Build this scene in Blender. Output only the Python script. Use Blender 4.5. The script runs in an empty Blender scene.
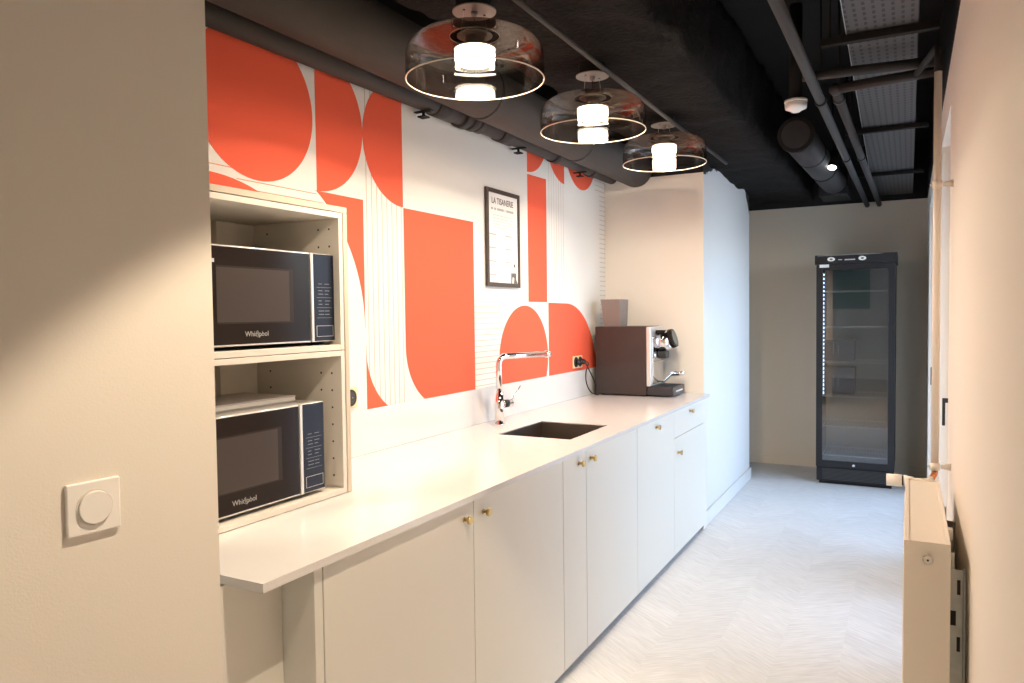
import bpy, bmesh, math, random
from mathutils import Vector, Matrix
random.seed(7)
C = bpy.context.scene.collection
PI = math.pi

# ------------------------------------------------------------------ materials
def mat(name, col, rough=0.5, metal=0.0, spec=0.5, emit=None, es=0.0, bump=0.0, bscale=200.0, coat=0.0, var=0.0, vscale=6.0):
    m = bpy.data.materials.new(name); m.use_nodes = True
    nt = m.node_tree; b = nt.nodes['Principled BSDF']
    b.inputs['Base Color'].default_value = (*col, 1)
    b.inputs['Roughness'].default_value = rough
    b.inputs['Metallic'].default_value = metal
    b.inputs['Specular IOR Level'].default_value = spec
    b.inputs['Coat Weight'].default_value = coat
    if emit:
        b.inputs['Emission Color'].default_value = (*emit, 1); b.inputs['Emission Strength'].default_value = es
    tc = nt.nodes.new('ShaderNodeTexCoord')
    if var > 0:
        n = nt.nodes.new('ShaderNodeTexNoise'); n.inputs['Scale'].default_value = vscale; n.inputs['Detail'].default_value = 4
        nt.links.new(tc.outputs['Object'], n.inputs['Vector'])
        mx = nt.nodes.new('ShaderNodeMix'); mx.data_type = 'RGBA'
        mx.inputs['A'].default_value = (*[c*(1-var) for c in col], 1); mx.inputs['B'].default_value = (*[min(1, c*(1+var)) for c in col], 1)
        nt.links.new(n.outputs['Fac'], mx.inputs['Factor']); nt.links.new(mx.outputs['Result'], b.inputs['Base Color'])
    if bump > 0:
        n = nt.nodes.new('ShaderNodeTexNoise'); n.inputs['Scale'].default_value = bscale; n.inputs['Detail'].default_value = 3
        nt.links.new(tc.outputs['Object'], n.inputs['Vector'])
        bp = nt.nodes.new('ShaderNodeBump'); bp.inputs['Strength'].default_value = bump; bp.inputs['Distance'].default_value = 0.002
        nt.links.new(n.outputs['Fac'], bp.inputs['Height']); nt.links.new(bp.outputs['Normal'], b.inputs['Normal'])
    return m

M = {}
M['wall'] = mat('wall_paint', (.80, .755, .685), .75, spec=.25, bump=.12, bscale=260)
M['white'] = mat('white_paint', (.84, .84, .83), .6, spec=.3, bump=.05, bscale=200)
M['backwall'] = mat('grey_wall_paint', (.60, .575, .53), .75, spec=.25, bump=.12, bscale=260, var=.03)
M['black'] = mat('black_paint', (.014, .013, .013), .8, spec=.2, bump=.4, bscale=90, var=.25, vscale=4)
M['spray'] = mat('black_spray', (.015, .0145, .0145), .95, spec=.08, bump=1.0, bscale=45, var=.5, vscale=40)
for _n in M['spray'].node_tree.nodes:
    if _n.type == 'BUMP': _n.inputs['Distance'].default_value = .012
M['pipe'] = mat('dark_grey_pipe', (.055, .051, .05), .6, spec=.3, bump=.15, bscale=60, var=.15)
M['duct'] = mat('insulated_duct', (.065, .058, .054), .7, spec=.3, bump=.3, bscale=50, var=.15)
M['red'] = mat('coral_red_print', (.80, .118, .060), .7, spec=.25)
M['print'] = mat('white_print', (.76, .745, .715), .7, spec=.25)
M['line'] = mat('thin_line_print', (.50, .40, .34), .7, spec=.2)
M['redline'] = mat('thin_red_line_print', (.72, .25, .17), .7, spec=.2)
M['counter'] = mat('white_quartz', (.70, .69, .685), .18, spec=.5, var=.015, vscale=60)
M['door'] = mat('greige_laminate', (.69, .67, .615), .42, spec=.4, bump=.05, bscale=300)
M['carcass'] = mat('greige_carcass', (.46, .43, .385), .5, spec=.35)
M['shadowgap'] = mat('dark_gap', (.05, .05, .05), .8)
M['plinth'] = mat('plinth', (.12, .15, .20), .5)
M['shelf'] = mat('cream_melamine', (.74, .70, .63), .45, spec=.4, bump=.04, bscale=300)
M['beige'] = mat('beige_edge', (.60, .53, .43), .5, spec=.35)
M['brass'] = mat('brushed_brass', (.70, .50, .22), .28, 1.0)
M['chrome'] = mat('chrome', (.82, .82, .83), .07, 1.0)
M['steel'] = mat('brushed_steel', (.36, .32, .28), .3, 1.0, bump=.1, bscale=120)
M['galv'] = mat('galvanised_steel', (.62, .64, .62), .4, .9, var=.15, vscale=30)
M['silver'] = mat('silver_plastic', (.70, .69, .67), .3, .5)
M['blackgloss'] = mat('black_glass', (.018, .013, .012), .14, spec=.12)
M['mwwin'] = mat('oven_window', (.060, .048, .043), .3, spec=.15)
M['mwframe'] = mat('oven_window_edge', (.035, .028, .026), .25, spec=.15)
M['panelblue'] = mat('dark_control_panel', (.020, .026, .045), .25, spec=.15)
M['mark'] = mat('light_grey_mark', (.62, .63, .65), .5)
M['logo'] = mat('logo_grey', (.42, .41, .40), .5)
M['markdim'] = mat('dim_grey_mark', (.22, .25, .30), .5)
M['plasticw'] = mat('white_plastic', (.86, .84, .81), .35, spec=.45)
M['paper'] = mat('paper', (.80, .78, .76), .7)
M['cover'] = mat('grey_book_cover', (.50, .47, .45), .5)
M['ink'] = mat('dark_ink', (.12, .11, .11), .7)
M['inkmid'] = mat('grey_ink', (.42, .41, .40), .7)
M['inklight'] = mat('pale_ink', (.58, .57, .56), .7)
M['framewood'] = mat('dark_brown_frame', (.06, .042, .03), .4, var=.3, vscale=20)
M['coffee'] = mat('dark_brown_casing', (.042, .032, .030), .38, spec=.4)
M['tray'] = mat('black_tray', (.03, .03, .035), .35)
M['rubber'] = mat('black_rubber', (.015, .015, .015), .55)
M['socket'] = mat('gold_socket_plate', (.78, .62, .36), .4)
M['rad'] = mat('cream_enamel', (.80, .73, .64), .35, spec=.45)
M['fridge'] = mat('fridge_black', (.014, .014, .016), .45, spec=.3)
M['fridgein'] = mat('fridge_liner', (.42, .43, .45), .5)
M['wire'] = mat('coated_wire', (.55, .57, .60), .3, .6)
M['blue'] = mat('navy_carton', (.012, .022, .06), .5)
M['glint'] = mat('painted_teal_glint', (.01, .05, .055), .1, spec=.8)  # teal glint on the brew head cap, put in as colour
M['green'] = mat('green_print', (.05, .16, .09), .5, var=.5, vscale=7)
M['win'] = mat('window_lacquer', (.80, .82, .84), .35)
M['copper'] = mat('copper', (.75, .30, .12), .3, 1.0)
M['led'] = mat('led_glow', (1, 1, 1), emit=(1, .84, .62), es=34)
M['spotled'] = mat('spot_glow', (1, 1, 1), emit=(1, .93, .85), es=30)
M['coldled'] = mat('cold_led', (1, 1, 1), emit=(.6, .78, 1), es=7)
M['ground'] = mat('outside_ground', (.45, .45, .43), .9)
M['skirting'] = mat('skirting_white', (.64, .64, .64), .5)

def glass_mat(name, tint, gl, rough=0.0, gcol=(1, 1, 1), mx=.55):
    m = bpy.data.materials.new(name); m.use_nodes = True; nt = m.node_tree; nt.nodes.clear()
    o = nt.nodes.new('ShaderNodeOutputMaterial'); t = nt.nodes.new('ShaderNodeBsdfTransparent'); g = nt.nodes.new('ShaderNodeBsdfGlossy')
    t.inputs['Color'].default_value = (*tint, 1); g.inputs['Roughness'].default_value = rough; g.inputs['Color'].default_value = (*gcol, 1)
    lw = nt.nodes.new('ShaderNodeLayerWeight'); lw.inputs['Blend'].default_value = .25
    mr = nt.nodes.new('ShaderNodeMapRange'); mr.inputs['To Min'].default_value = gl; mr.inputs['To Max'].default_value = min(1, gl+mx)
    mx = nt.nodes.new('ShaderNodeMixShader')
    nt.links.new(lw.outputs['Fresnel'], mr.inputs['Value']); nt.links.new(mr.outputs['Result'], mx.inputs['Fac'])
    nt.links.new(t.outputs[0], mx.inputs[1]); nt.links.new(g.outputs[0], mx.inputs[2]); nt.links.new(mx.outputs[0], o.inputs['Surface'])
    return m
M['smoke'] = glass_mat('smoked_glass', (.60, .54, .50), .065, mx=.22)
M['smokeinner'] = glass_mat('clear_glass', (.93, .92, .90), .015, mx=.12)
M['rim'] = mat('glass_rim', (.75, .66, .55), .15, .3, emit=None)
M['fglass'] = glass_mat('fridge_glass', (.72, .74, .76), .09, mx=.3)
M['pane'] = glass_mat('window_glass', (.95, .97, .98), .04)
M['hopper'] = mat('smoked_hopper_plastic', (.25, .22, .21), .25, spec=.5); M['hopper'].node_tree.nodes['Principled BSDF'].inputs['Alpha'].default_value = .72
M['rose'] = mat('grey_rose', (.34, .32, .30), .4, .3)
M['darkpipe'] = mat('black_painted_pipe', (.032, .031, .033), .6, spec=.3, var=.2)

def carpet():
    m = bpy.data.materials.new('chevron_carpet'); m.use_nodes = True; nt = m.node_tree; b = nt.nodes['Principled BSDF']
    N, Lk = nt.nodes.new, nt.links.new
    tc = N('ShaderNodeTexCoord'); sp = N('ShaderNodeSeparateXYZ'); Lk(tc.outputs['Object'], sp.inputs[0])
    def ma(op, a, bb=None, c=None):
        n = N('ShaderNodeMath'); n.operation = op
        for i, v in enumerate((a, bb, c)):
            if v is None: continue
            if isinstance(v, (int, float)): n.inputs[i].default_value = v
            else: Lk(v, n.inputs[i])
        return n.outputs[0]
    W = .25
    u = ma('PINGPONG', sp.outputs['X'], W)
    band = ma('FLOOR', ma('DIVIDE', sp.outputs['X'], W))
    perp = ma('SUBTRACT', sp.outputs['Y'], ma('MULTIPLY', u, .75))
    along = ma('ADD', ma('MULTIPLY', sp.outputs['Y'], .75), u)
    plank = ma('FLOOR', ma('DIVIDE', perp, .18))
    cv = N('ShaderNodeCombineXYZ'); Lk(plank, cv.inputs[0]); Lk(band, cv.inputs[1])
    wn = N('ShaderNodeTexWhiteNoise'); wn.noise_dimensions = '2D'; Lk(cv.outputs[0], wn.inputs['Vector'])
    c2 = N('ShaderNodeCombineXYZ'); Lk(ma('MULTIPLY', perp, 105), c2.inputs[0]); Lk(ma('MULTIPLY', along, 8), c2.inputs[1]); Lk(ma('MULTIPLY', band, 13.3), c2.inputs[2])
    n1 = N('ShaderNodeTexNoise'); n1.inputs['Scale'].default_value = 1; n1.inputs['Detail'].default_value = 4; Lk(c2.outputs[0], n1.inputs['Vector'])
    s = ma('ADD', ma('MULTIPLY', n1.outputs['Fac'], .9), ma('MULTIPLY', wn.outputs['Value'], .10))
    cr = N('ShaderNodeValToRGB'); Lk(s, cr.inputs[0])
    cr.color_ramp.elements[0].position = .3; cr.color_ramp.elements[0].color = (.55, .56, .57, 1)
    cr.color_ramp.elements[1].position = .75; cr.color_ramp.elements[1].color = (.70, .71, .72, 1)
    Lk(cr.outputs[0], b.inputs['Base Color']); b.inputs['Roughness'].default_value = .85; b.inputs['Specular IOR Level'].default_value = .2
    bp = N('ShaderNodeBump'); bp.inputs['Strength'].default_value = .3; bp.inputs['Distance'].default_value = .003
    Lk(n1.outputs['Fac'], bp.inputs['Height']); Lk(bp.outputs['Normal'], b.inputs['Normal'])
    return m
M['carpet'] = carpet()

def two_tone(name, low, zt, amp=0.0, steps=None, axis='Y'):
    """painted wall: colour below, black paint above an edge at height zt (ragged by amp)."""
    m = bpy.data.materials.new(name); m.use_nodes = True; nt = m.node_tree; b = nt.nodes['Principled BSDF']
    N, Lk = nt.nodes.new, nt.links.new
    g = N('ShaderNodeNewGeometry'); sp = N('ShaderNodeSeparateXYZ'); Lk(g.outputs['Position'], sp.inputs[0])
    edge = N('ShaderNodeValue'); edge.outputs[0].default_value = zt; e = edge.outputs[0]
    if steps:
        mr = N('ShaderNodeMapRange'); mr.inputs['From Min'].default_value = steps[0]; mr.inputs['From Max'].default_value = steps[1]; Lk(sp.outputs[axis], mr.inputs['Value'])
        cr = N('ShaderNodeValToRGB'); Lk(mr.outputs[0], cr.inputs[0])
        els = cr.color_ramp.elements
        while len(els) < len(steps[2]): els.new(.5)
        for el, (p, v) in zip(els, steps[2]): el.position = p; el.color = (v, v, v, 1)
        a = N('ShaderNodeMath'); a.operation = 'ADD'; Lk(cr.outputs[0], a.inputs[0]); a.inputs[1].default_value = zt-.5; e = a.outputs[0]
    if amp:
        n = N('ShaderNodeTexNoise'); n.inputs['Scale'].default_value = 22; n.inputs['Detail'].default_value = 4; Lk(g.outputs['Position'], n.inputs['Vector'])
        a = N('ShaderNodeMath'); a.operation = 'MULTIPLY_ADD'; Lk(n.outputs['Fac'], a.inputs[0]); a.inputs[1].default_value = amp; Lk(e, a.inputs[2]); e = a.outputs[0]
    gt = N('ShaderNodeMath'); gt.operation = 'GREATER_THAN'; Lk(sp.outputs['Z'], gt.inputs[0]); Lk(e, gt.inputs[1])
    mx = N('ShaderNodeMix'); mx.data_type = 'RGBA'; Lk(gt.outputs[0], mx.inputs['Factor'])
    mx.inputs['A'].default_value = (*low, 1); mx.inputs['B'].default_value = (.02, .019, .019, 1)
    Lk(mx.outputs['Result'], b.inputs['Base Color']); b.inputs['Roughness'].default_value = .75; b.inputs['Specular IOR Level'].default_value = .25
    n = N('ShaderNodeTexNoise'); n.inputs['Scale'].default_value = 260; Lk(g.outputs['Position'], n.inputs['Vector'])
    bp = N('ShaderNodeBump'); bp.inputs['Strength'].default_value = .12; bp.inputs['Distance'].default_value = .002; Lk(n.outputs['Fac'], bp.inputs['Height']); Lk(bp.outputs['Normal'], b.inputs['Normal'])
    return m
M['wall2'] = two_tone('wall_black_above', (.80, .755, .685), 2.485)
M['back2'] = two_tone('grey_wall_black_above', (.78, .71, .60), 2.485)
M['endwall2'] = two_tone('end_wall_black_above', (.80, .755, .685), 2.46)
M['column2'] = two_tone('column_oversprayed', (.62, .62, .62), 2.43, .07, (5.15, 6.9, [(0, .47), (.2, .56), (.5, .62), (.84, .62), (.9, .52), (.97, .40)]))

def perf():
    m = bpy.data.materials.new('perforated_tray'); m.use_nodes = True; nt = m.node_tree; b = nt.nodes['Principled BSDF']
    N, Lk = nt.nodes.new, nt.links.new
    g = N('ShaderNodeTexCoord'); sp = N('ShaderNodeSeparateXYZ'); Lk(g.outputs['Object'], sp.inputs[0])
    def ma(op, a, bb=None):
        n = N('ShaderNodeMath'); n.operation = op
        for i, v in enumerate((a, bb)):
            if v is None: continue
            if isinstance(v, (int, float)): n.inputs[i].default_value = v
            else: Lk(v, n.inputs[i])
        return n.outputs[0]
    fx = ma('SUBTRACT', ma('FRACT', ma('DIVIDE', sp.outputs['X'], .030)), .5)
    fy = ma('SUBTRACT', ma('FRACT', ma('DIVIDE', sp.outputs['Y'], .050)), .5)
    a = ma('LESS_THAN', ma('ABSOLUTE', fx), .17); c = ma('LESS_THAN', ma('ABSOLUTE', fy), .30)
    h = ma('MULTIPLY', a, c)
    mx = N('ShaderNodeMix'); mx.data_type = 'RGBA'; Lk(h, mx.inputs['Factor'])
    mx.inputs['A'].default_value = (.075, .075, .08, 1); mx.inputs['B'].default_value = (.008, .008, .009, 1)
    Lk(mx.outputs['Result'], b.inputs['Base Color']); b.inputs['Roughness'].default_value = .5
    return m
M['perf'] = perf()

# ------------------------------------------------------------------ mesh helpers
class B:
    """collects shapes into one mesh, with several material slots"""
    def __init__(s): s.bm = bmesh.new(); s.mats = []
    def _m(s, k):
        if k not in s.mats: s.mats.append(k)
        return s.mats.index(k)
    def _fin(s, vs, k, smooth=False):
        i = s._m(k); fs = set(f for v in vs for f in v.link_faces)
        for f in fs: f.material_index = i; f.smooth = smooth
    def box(s, lo, hi, k, bev=0.0, seg=2):
        lo, hi = Vector(lo), Vector(hi)
        r = bmesh.ops.create_cube(s.bm, size=1); vs = r['verts']
        for v in vs: v.co = Vector([(lo[i]+hi[i])/2+v.co[i]*(hi[i]-lo[i]) for i in range(3)])
        s._fin(vs, k)
        if bev > 0:
            es = list(set(e for v in vs for e in v.link_edges))
            i = s._m(k)
            r = bmesh.ops.bevel(s.bm, geom=es, offset=bev, segments=seg, affect='EDGES', profile=.5)
            for f in r['faces']: f.material_index = i; f.smooth = True
        return s
    def cyl(s, a, b, r, k, r2=None, seg=24, smooth=True, bev=0):
        a, b = Vector(a), Vector(b); d = b-a
        m = Matrix.Translation((a+b)/2) @ d.to_track_quat('Z', 'Y').to_matrix().to_4x4()
        x = bmesh.ops.create_cone(s.bm, cap_ends=True, segments=seg, radius1=r, radius2=r if r2 is None else r2, depth=d.length, matrix=m)
        i = s._m(k); fs = set(f for v in x['verts'] for f in v.link_faces)
        for f in fs: f.material_index = i; f.smooth = smooth and len(f.verts) == 4
        return s
    def sph(s, c, r, k, sc=(1, 1, 1), seg=16):
        x = bmesh.ops.create_uvsphere(s.bm, u_segments=seg, v_segments=seg//2, radius=r, matrix=Matrix.Translation(Vector(c)) @ Matrix.Diagonal((*sc, 1)))
        s._fin(x['verts'], k, True); return s
    def tube(s, pts, r, k, seg=12, n=8, closed=False):
        """swept tube through a smoothed polyline"""
        P = [Vector(p) for p in pts]
        Q = P
        rings = []
        up = None
        for i, p in enumerate(Q):
            t = (Q[min(i+1, len(Q)-1)]-Q[max(i-1, 0)]).normalized()
            if up is None: up = t.orthogonal().normalized()
            up = (up - t*up.dot(t)).normalized(); sd = t.cross(up)
            rr = r[i] if isinstance(r, (list, tuple)) else r
            rings.append([s.bm.verts.new(p+up*math.cos(2*PI*j/seg)*rr+sd*math.sin(2*PI*j/seg)*rr) for j in range(seg)])
        mi = s._m(k)
        for a, b in zip(rings, rings[1:]):
            for j in range(seg):
                f = s.bm.faces.new((a[j], a[(j+1) % seg], b[(j+1) % seg], b[j])); f.smooth = True; f.material_index = mi
        for rg, fl in ((rings[0], True), (rings[-1], False)):
            f = s.bm.faces.new(rg[::-1] if fl else rg); f.material_index = mi
        return s
    def lathe(s, prof, c, k, seg=64, smooth=True, axis=None):
        """profile (r,z) spun about a vertical axis at c"""
        c = Vector(c); mi = s._m(k); rings = []
        for r, z in prof:
            rings.append([s.bm.verts.new(c+Vector((r*math.cos(2*PI*j/seg), r*math.sin(2*PI*j/seg), z))) for j in range(seg)])
        for a, b in zip(rings, rings[1:]):
            for j in range(seg):
                f = s.bm.faces.new((a[j], a[(j+1) % seg], b[(j+1) % seg], b[j])); f.smooth = smooth; f.material_index = mi
        return s
    def poly(s, pts, k):
        f = s.bm.faces.new([s.bm.verts.new(Vector(p)) for p in pts]); f.material_index = s._m(k); return s
    def prism(s, pts, off, k):
        off = Vector(off); mi = s._m(k)
        a = [s.bm.verts.new(Vector(p)) for p in pts]; b = [s.bm.verts.new(Vector(p)+off) for p in pts]
        fs = [s.bm.faces.new(a[::-1]), s.bm.faces.new(b)]
        for i in range(len(a)):
            j = (i+1) % len(a); fs.append(s.bm.faces.new((a[i], a[j], b[j], b[i])))
        for f in fs: f.material_index = mi
        return s
    def done(s, name, parent=None, origin=None, recalc=True):
        if recalc: bmesh.ops.recalc_face_normals(s.bm, faces=s.bm.faces)
        me = bpy.data.meshes.new(name)
        org = Vector(origin) if origin is not None else (parent_world(parent) if parent else Vector((0, 0, 0)))
        for v in s.bm.verts: v.co -= org
        s.bm.to_mesh(me); s.bm.free()
        for k in s.mats: me.materials.append(M[k])
        o = bpy.data.objects.new(name, me); C.objects.link(o)
        if parent:
            o.parent = parent; o.location = org - parent_world(parent)
        else: o.location = org
        return o
def parent_world(p):
    v = Vector((0, 0, 0))
    while p: v += p.location; p = p.parent
    return v
def empty(name, loc, label, cat, group=None):
    o = bpy.data.objects.new(name, None); C.objects.link(o); o.location = loc; o.empty_display_size = .05
    return tag(o, label, cat, group)
def tag(o, label, cat, group=None, kind=None):
    o['label'] = label; o['category'] = cat
    if group: o['group'] = group
    if kind: o['kind'] = kind
    return o
def struct(o, label=None):
    o['kind'] = 'structure'
    if label: o['label'] = label
    return o
def text_mesh(body, size, origin, xdir, ydir, depth, k, name, parent, align='CENTER', bold=0.0, xs=1.0):
    cu = bpy.data.curves.new('t', 'FONT'); cu.body = body; cu.size = size; cu.align_x = align; cu.align_y = 'CENTER'; cu.extrude = depth; cu.offset = bold
    t = bpy.data.objects.new('t', cu); C.objects.link(t); dg = bpy.context.evaluated_depsgraph_get()
    me = bpy.data.meshes.new_from_object(t.evaluated_get(dg)); bpy.data.objects.remove(t)
    x, y = Vector(xdir).normalized(), Vector(ydir).normalized(); z = x.cross(y)
    mt = Matrix((x*xs, y, z)).transposed().to_4x4(); mt.translation = Vector(origin)-(parent_world(parent) if parent else Vector((0, 0, 0)))
    me.transform(mt); me.materials.clear(); me.materials.append(M[k])
    o = bpy.data.objects.new(name, me); C.objects.link(o); o.parent = parent
    return o
def bez(pts, n=10, rad=.3):
    """round the corners of a polyline"""
    P = [Vector(p) for p in pts]; out = [P[0]]
    for i in range(1, len(P)-1):
        a, b, c = P[i-1], P[i], P[i+1]
        r = min(rad, (a-b).length*.49, (c-b).length*.49)
        p0 = b+(a-b).normalized()*r; p1 = b+(c-b).normalized()*r
        for t in range(n+1):
            t /= n; out.append(p0*(1-t)**2+b*2*t*(1-t)+p1*t*t)
    out.append(P[-1]); return out
def curve(pts, n=6):
    """Catmull-Rom through the points"""
    P = [Vector(p) for p in pts]; P = [P[0]*2-P[1]]+P+[P[-1]*2-P[-2]]; out = []
    for i in range(1, len(P)-2):
        for t in range(n):
            t /= n; a, b, c, d = P[i-1:i+3]
            out.append(.5*((2*b)+(c-a)*t+(2*a-5*b+4*c-d)*t*t+(3*b-a-3*c+d)*t**3))
    out.append(P[-2]); return out

# ------------------------------------------------------------------ setting
WX = -1.98       # mural wall plane
EY = 5.19        # end wall plane
CX = -1.255      # column face
RX = .14         # right wall plane
BY = 7.63        # back wall
H0 = 3.0
b = B(); b.box((-4.6, -4.2, -.1), (RX, BY+.3, 0), 'carpet'); struct(b.done('floor'), 'pale grey carpet floor laid in a chevron pattern')
b = B(); b.box((-4.6, -4.2, H0), (RX, BY+.3, H0+.15), 'black'); struct(b.done('ceiling'), 'black painted exposed ceiling slab')
b = B(); b.box((WX-.2, .6, 0), (WX, BY, H0), 'endwall2'); struct(b.done('wall_left'))
b = B(); b.box((WX, EY, 0), (CX, 6.86, H0), 'endwall2')
for f in b.bm.faces:
    c = f.calc_center_median()
    if c.x > CX-.01 or c.y > 6.8: f.material_index = b._m('column2')
struct(b.done('wall_column', recalc=True), 'white projecting wall pier at the end of the worktop')
b = B(); b.box((-4.6, BY, 0), (RX+.3, BY+.2, H0), 'back2'); struct(b.done('wall_back'), 'grey end wall behind the tall drinks fridge')
# right wall with two windows
W1 = (3.42, 4.30); W2 = (5.0, 6.8); WZ = (.06, 2.30)
b = B()
for y0, y1 in ((-4.2, W1[0]), (W1[1], W2[0]), (W2[1], BY+.2)):
    b.box((RX, y0, 0), (RX+.28, y1, H0), 'wall2')
for w in (W1, W2):
    b.box((RX, w[0], 0), (RX+.28, w[1], WZ[0]), 'wall2'); b.box((RX, w[0], WZ[1]), (RX+.28, w[1], H0), 'wall2')
struct(b.done('wall_right', recalc=True), 'long cream wall with two windows at the right')
b = B(); b.box((-4.6, -4.2, 0), (RX, -4.0, H0), 'wall2'); struct(b.done('wall_behind'))
# switch wall (slightly turned)
ang = math.radians(5.5)
sw = B(); dvec = Vector((math.sin(ang), math.cos(ang), 0)); nvec = Vector((math.cos(ang), -math.sin(ang), 0))
p_end = Vector((-1.072, .905, 0)); p_near = p_end-dvec*2.0
sw.prism([p_near, p_end, p_end-nvec*.10, p_near-nvec*.10], (0, 0, H0), 'wall')
struct(sw.done('wall_front'), 'near cream wall that carries the light switch')
# side room wall
b = B(); b.box((-4.6, -4.0, 0), (-4.5, .6, H0), 'wall2'); struct(b.done('wall_side'))
# recessed panel under worktop end and wall behind it
b = B(); b.box((WX, .6, 0), (-1.338, 1.31, .905), 'door'); struct(b.done('trim_1'), 'recessed greige panel under the free worktop end')
# skirting
b = B(); b.box((CX, EY-.05, 0), (CX+.016, 6.876, .10), 'skirting', .003); b.box((-1.98, 6.86, 0), (CX+.016, 6.876, .10), 'skirting', .003)
struct(b.done('baseboard_column'))
b = B(); b.box((-1.9, BY-.014, 0), (RX, BY, .085), 'back2'); struct(b.done('baseboard_back'))

def window(idx, w):
    y0, y1 = w; z0, z1 = WZ; xf = RX+.05; t = .055
    e = bpy.data.objects.new('window_%d' % idx, None); C.objects.link(e); e.location = (xf, (y0+y1)/2, z0); struct(e, 'white framed tall window in the right wall')
    f = B(); n = 2; ym = (y0+y1)/2
    f.box((xf, y0, z0), (xf+.07, y0+t, z1), 'win', .004); f.box((xf, y1-t, z0), (xf+.07, y1, z1), 'win', .004)
    f.box((xf, y0+t, z0), (xf+.07, y1-t, z0+t), 'win', .004); f.box((xf, y0+t, z1-t), (xf+.07, y1-t, z1), 'win', .004)
    f.box((xf-.006, ym-.05, z0+t), (xf+.06, ym+.05, z1-t), 'win', .004)
    f.done('frame', e)
    for a, c in ((y0+t, ym-.05), (ym+.05, y1-t)):
        g = B(); g.box((xf+.03, a, z0+t), (xf+.036, c, z1-t), 'pane'); g.done('pane', e)
    h = B(); h.box((xf-.018, ym-.016, 1.03), (xf-.006, ym+.016, 1.11), 'rubber', .003)
    h.box((xf-.055, ym-.009, 1.078), (xf-.006, ym+.009, 1.098), 'rubber', .003); h.box((xf-.055, ym-.011, .975), (xf-.043, ym+.011, 1.098), 'rubber', .003)
    h.done('handle', e)
    s = B(); s.box((RX-.015, y0-.02, z0-.03), (RX+.28, y1+.02, z0+.004), 'win', .004); s.done('sill', e)
window(1, W1); window(2, W2)
# outside
b = B(); b.box((RX+.3, -8, -3.2), (40, 25, -3.1), 'ground'); struct(b.done('ground'), 'pale ground outside the windows')

# ------------------------------------------------------------------ mural
def arc(cy, cz, r, a0, a1, n=40):
    return [(cy+r*math.cos(math.radians(a0+(a1-a0)*i/n)), cz+r*math.sin(math.radians(a0+(a1-a0)*i/n))) for i in range(n+1)]
b = B(); ZB, ZT = 1.10, 2.62
b.box((WX+.0003, 1.15, ZB), (WX+.002, EY-.0005, ZT), 'print')
layer = [0]
def paint(pts, k='red', x=None):
    x = WX+.0032
    b.prism([(WX+.001, y, z) for y, z in pts], (x-WX-.001, 0, 0), k)
def strip(y0, z0, y1, z1, k='line', x=.0026):
    b.prism([(WX+.001, y, z) for y, z in ((y0, z0), (y1, z0), (y1, z1), (y0, z1))], (x-.001, 0, 0), k)
paint(arc(1.875, 2.238, .270, 0, 360, 72)[:-1])
paint([p for p in arc(2.162, 2.246, .272, -90, 90)])
paint([p for p in arc(2.705, 2.246, .270, 90, 270)])
paint([(2.431, 1.974), (2.150, 1.974)]+[p for p in arc(1.79, 1.45, .64, 54.5, 0, 24)])
paint([(2.434, 1.38), (2.434, ZB), (2.575, ZB)]+arc(2.724, 1.36, .290, 241, 182, 16))
paint([(2.708, 1.974), (2.709, 1.36)]+arc(2.997, 1.36, .288, 182, 245, 16)+[(2.90, ZB), (3.306, ZB), (3.306, 1.974)])
paint(arc(1.663, 1.358, .61, 110, 20, 30)+[(2.1, 1.5), (1.45, 1.5)])
paint([(3.93, 2.332)]+arc(3.93, 2.61, .278, -89, 0, 20)+[(3.93, 2.61)])
paint([(3.93, 1.570), (4.185, 1.570), (4.185, 2.325), (3.93, 2.318)])
paint([(4.460, 2.61)]+[(y, z) for y, z in arc(4.460, 2.61, .275, 180, 270, 20)])
paint(arc(4.745, 2.608, .270, 180, 360, 36))
paint(arc(3.878, 1.236, .312, -26, 206, 60))
paint([(4.203, ZB), (4.203, 1.567), (4.46, 1.564)]+arc(4.475, 1.03, .534, 88, 7, 24)+[(5.01, ZB)])
for k in range(8):
    y = 2.452+.034*k
    if y < 2.705: strip(y, ZB, y+.0035, ZT)
for k in range(7): strip(4.225+.036*k, 1.575, 4.2275+.036*k, ZT)
for k in range(16): strip(3.31, 1.125+.0295*k, 3.60 if k > 10 else 3.72, 1.128+.0295*k)
for k in range(42):
    z = 1.15+.034*k; strip(5.08 if z < 2.35 else 4.995, z, EY, z+.0035)
strip(1.2, 1.993, 1.79, 1.996, 'redline'); strip(1.78, 1.960, 2.16, 1.963, 'redline'); strip(1.84, 1.930, 2.2, 1.933, 'redline')
tag(b.done('painted_mural'), 'coral red and white mural of circles, bars and thin lines along the kitchen wall', 'mural')

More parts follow.
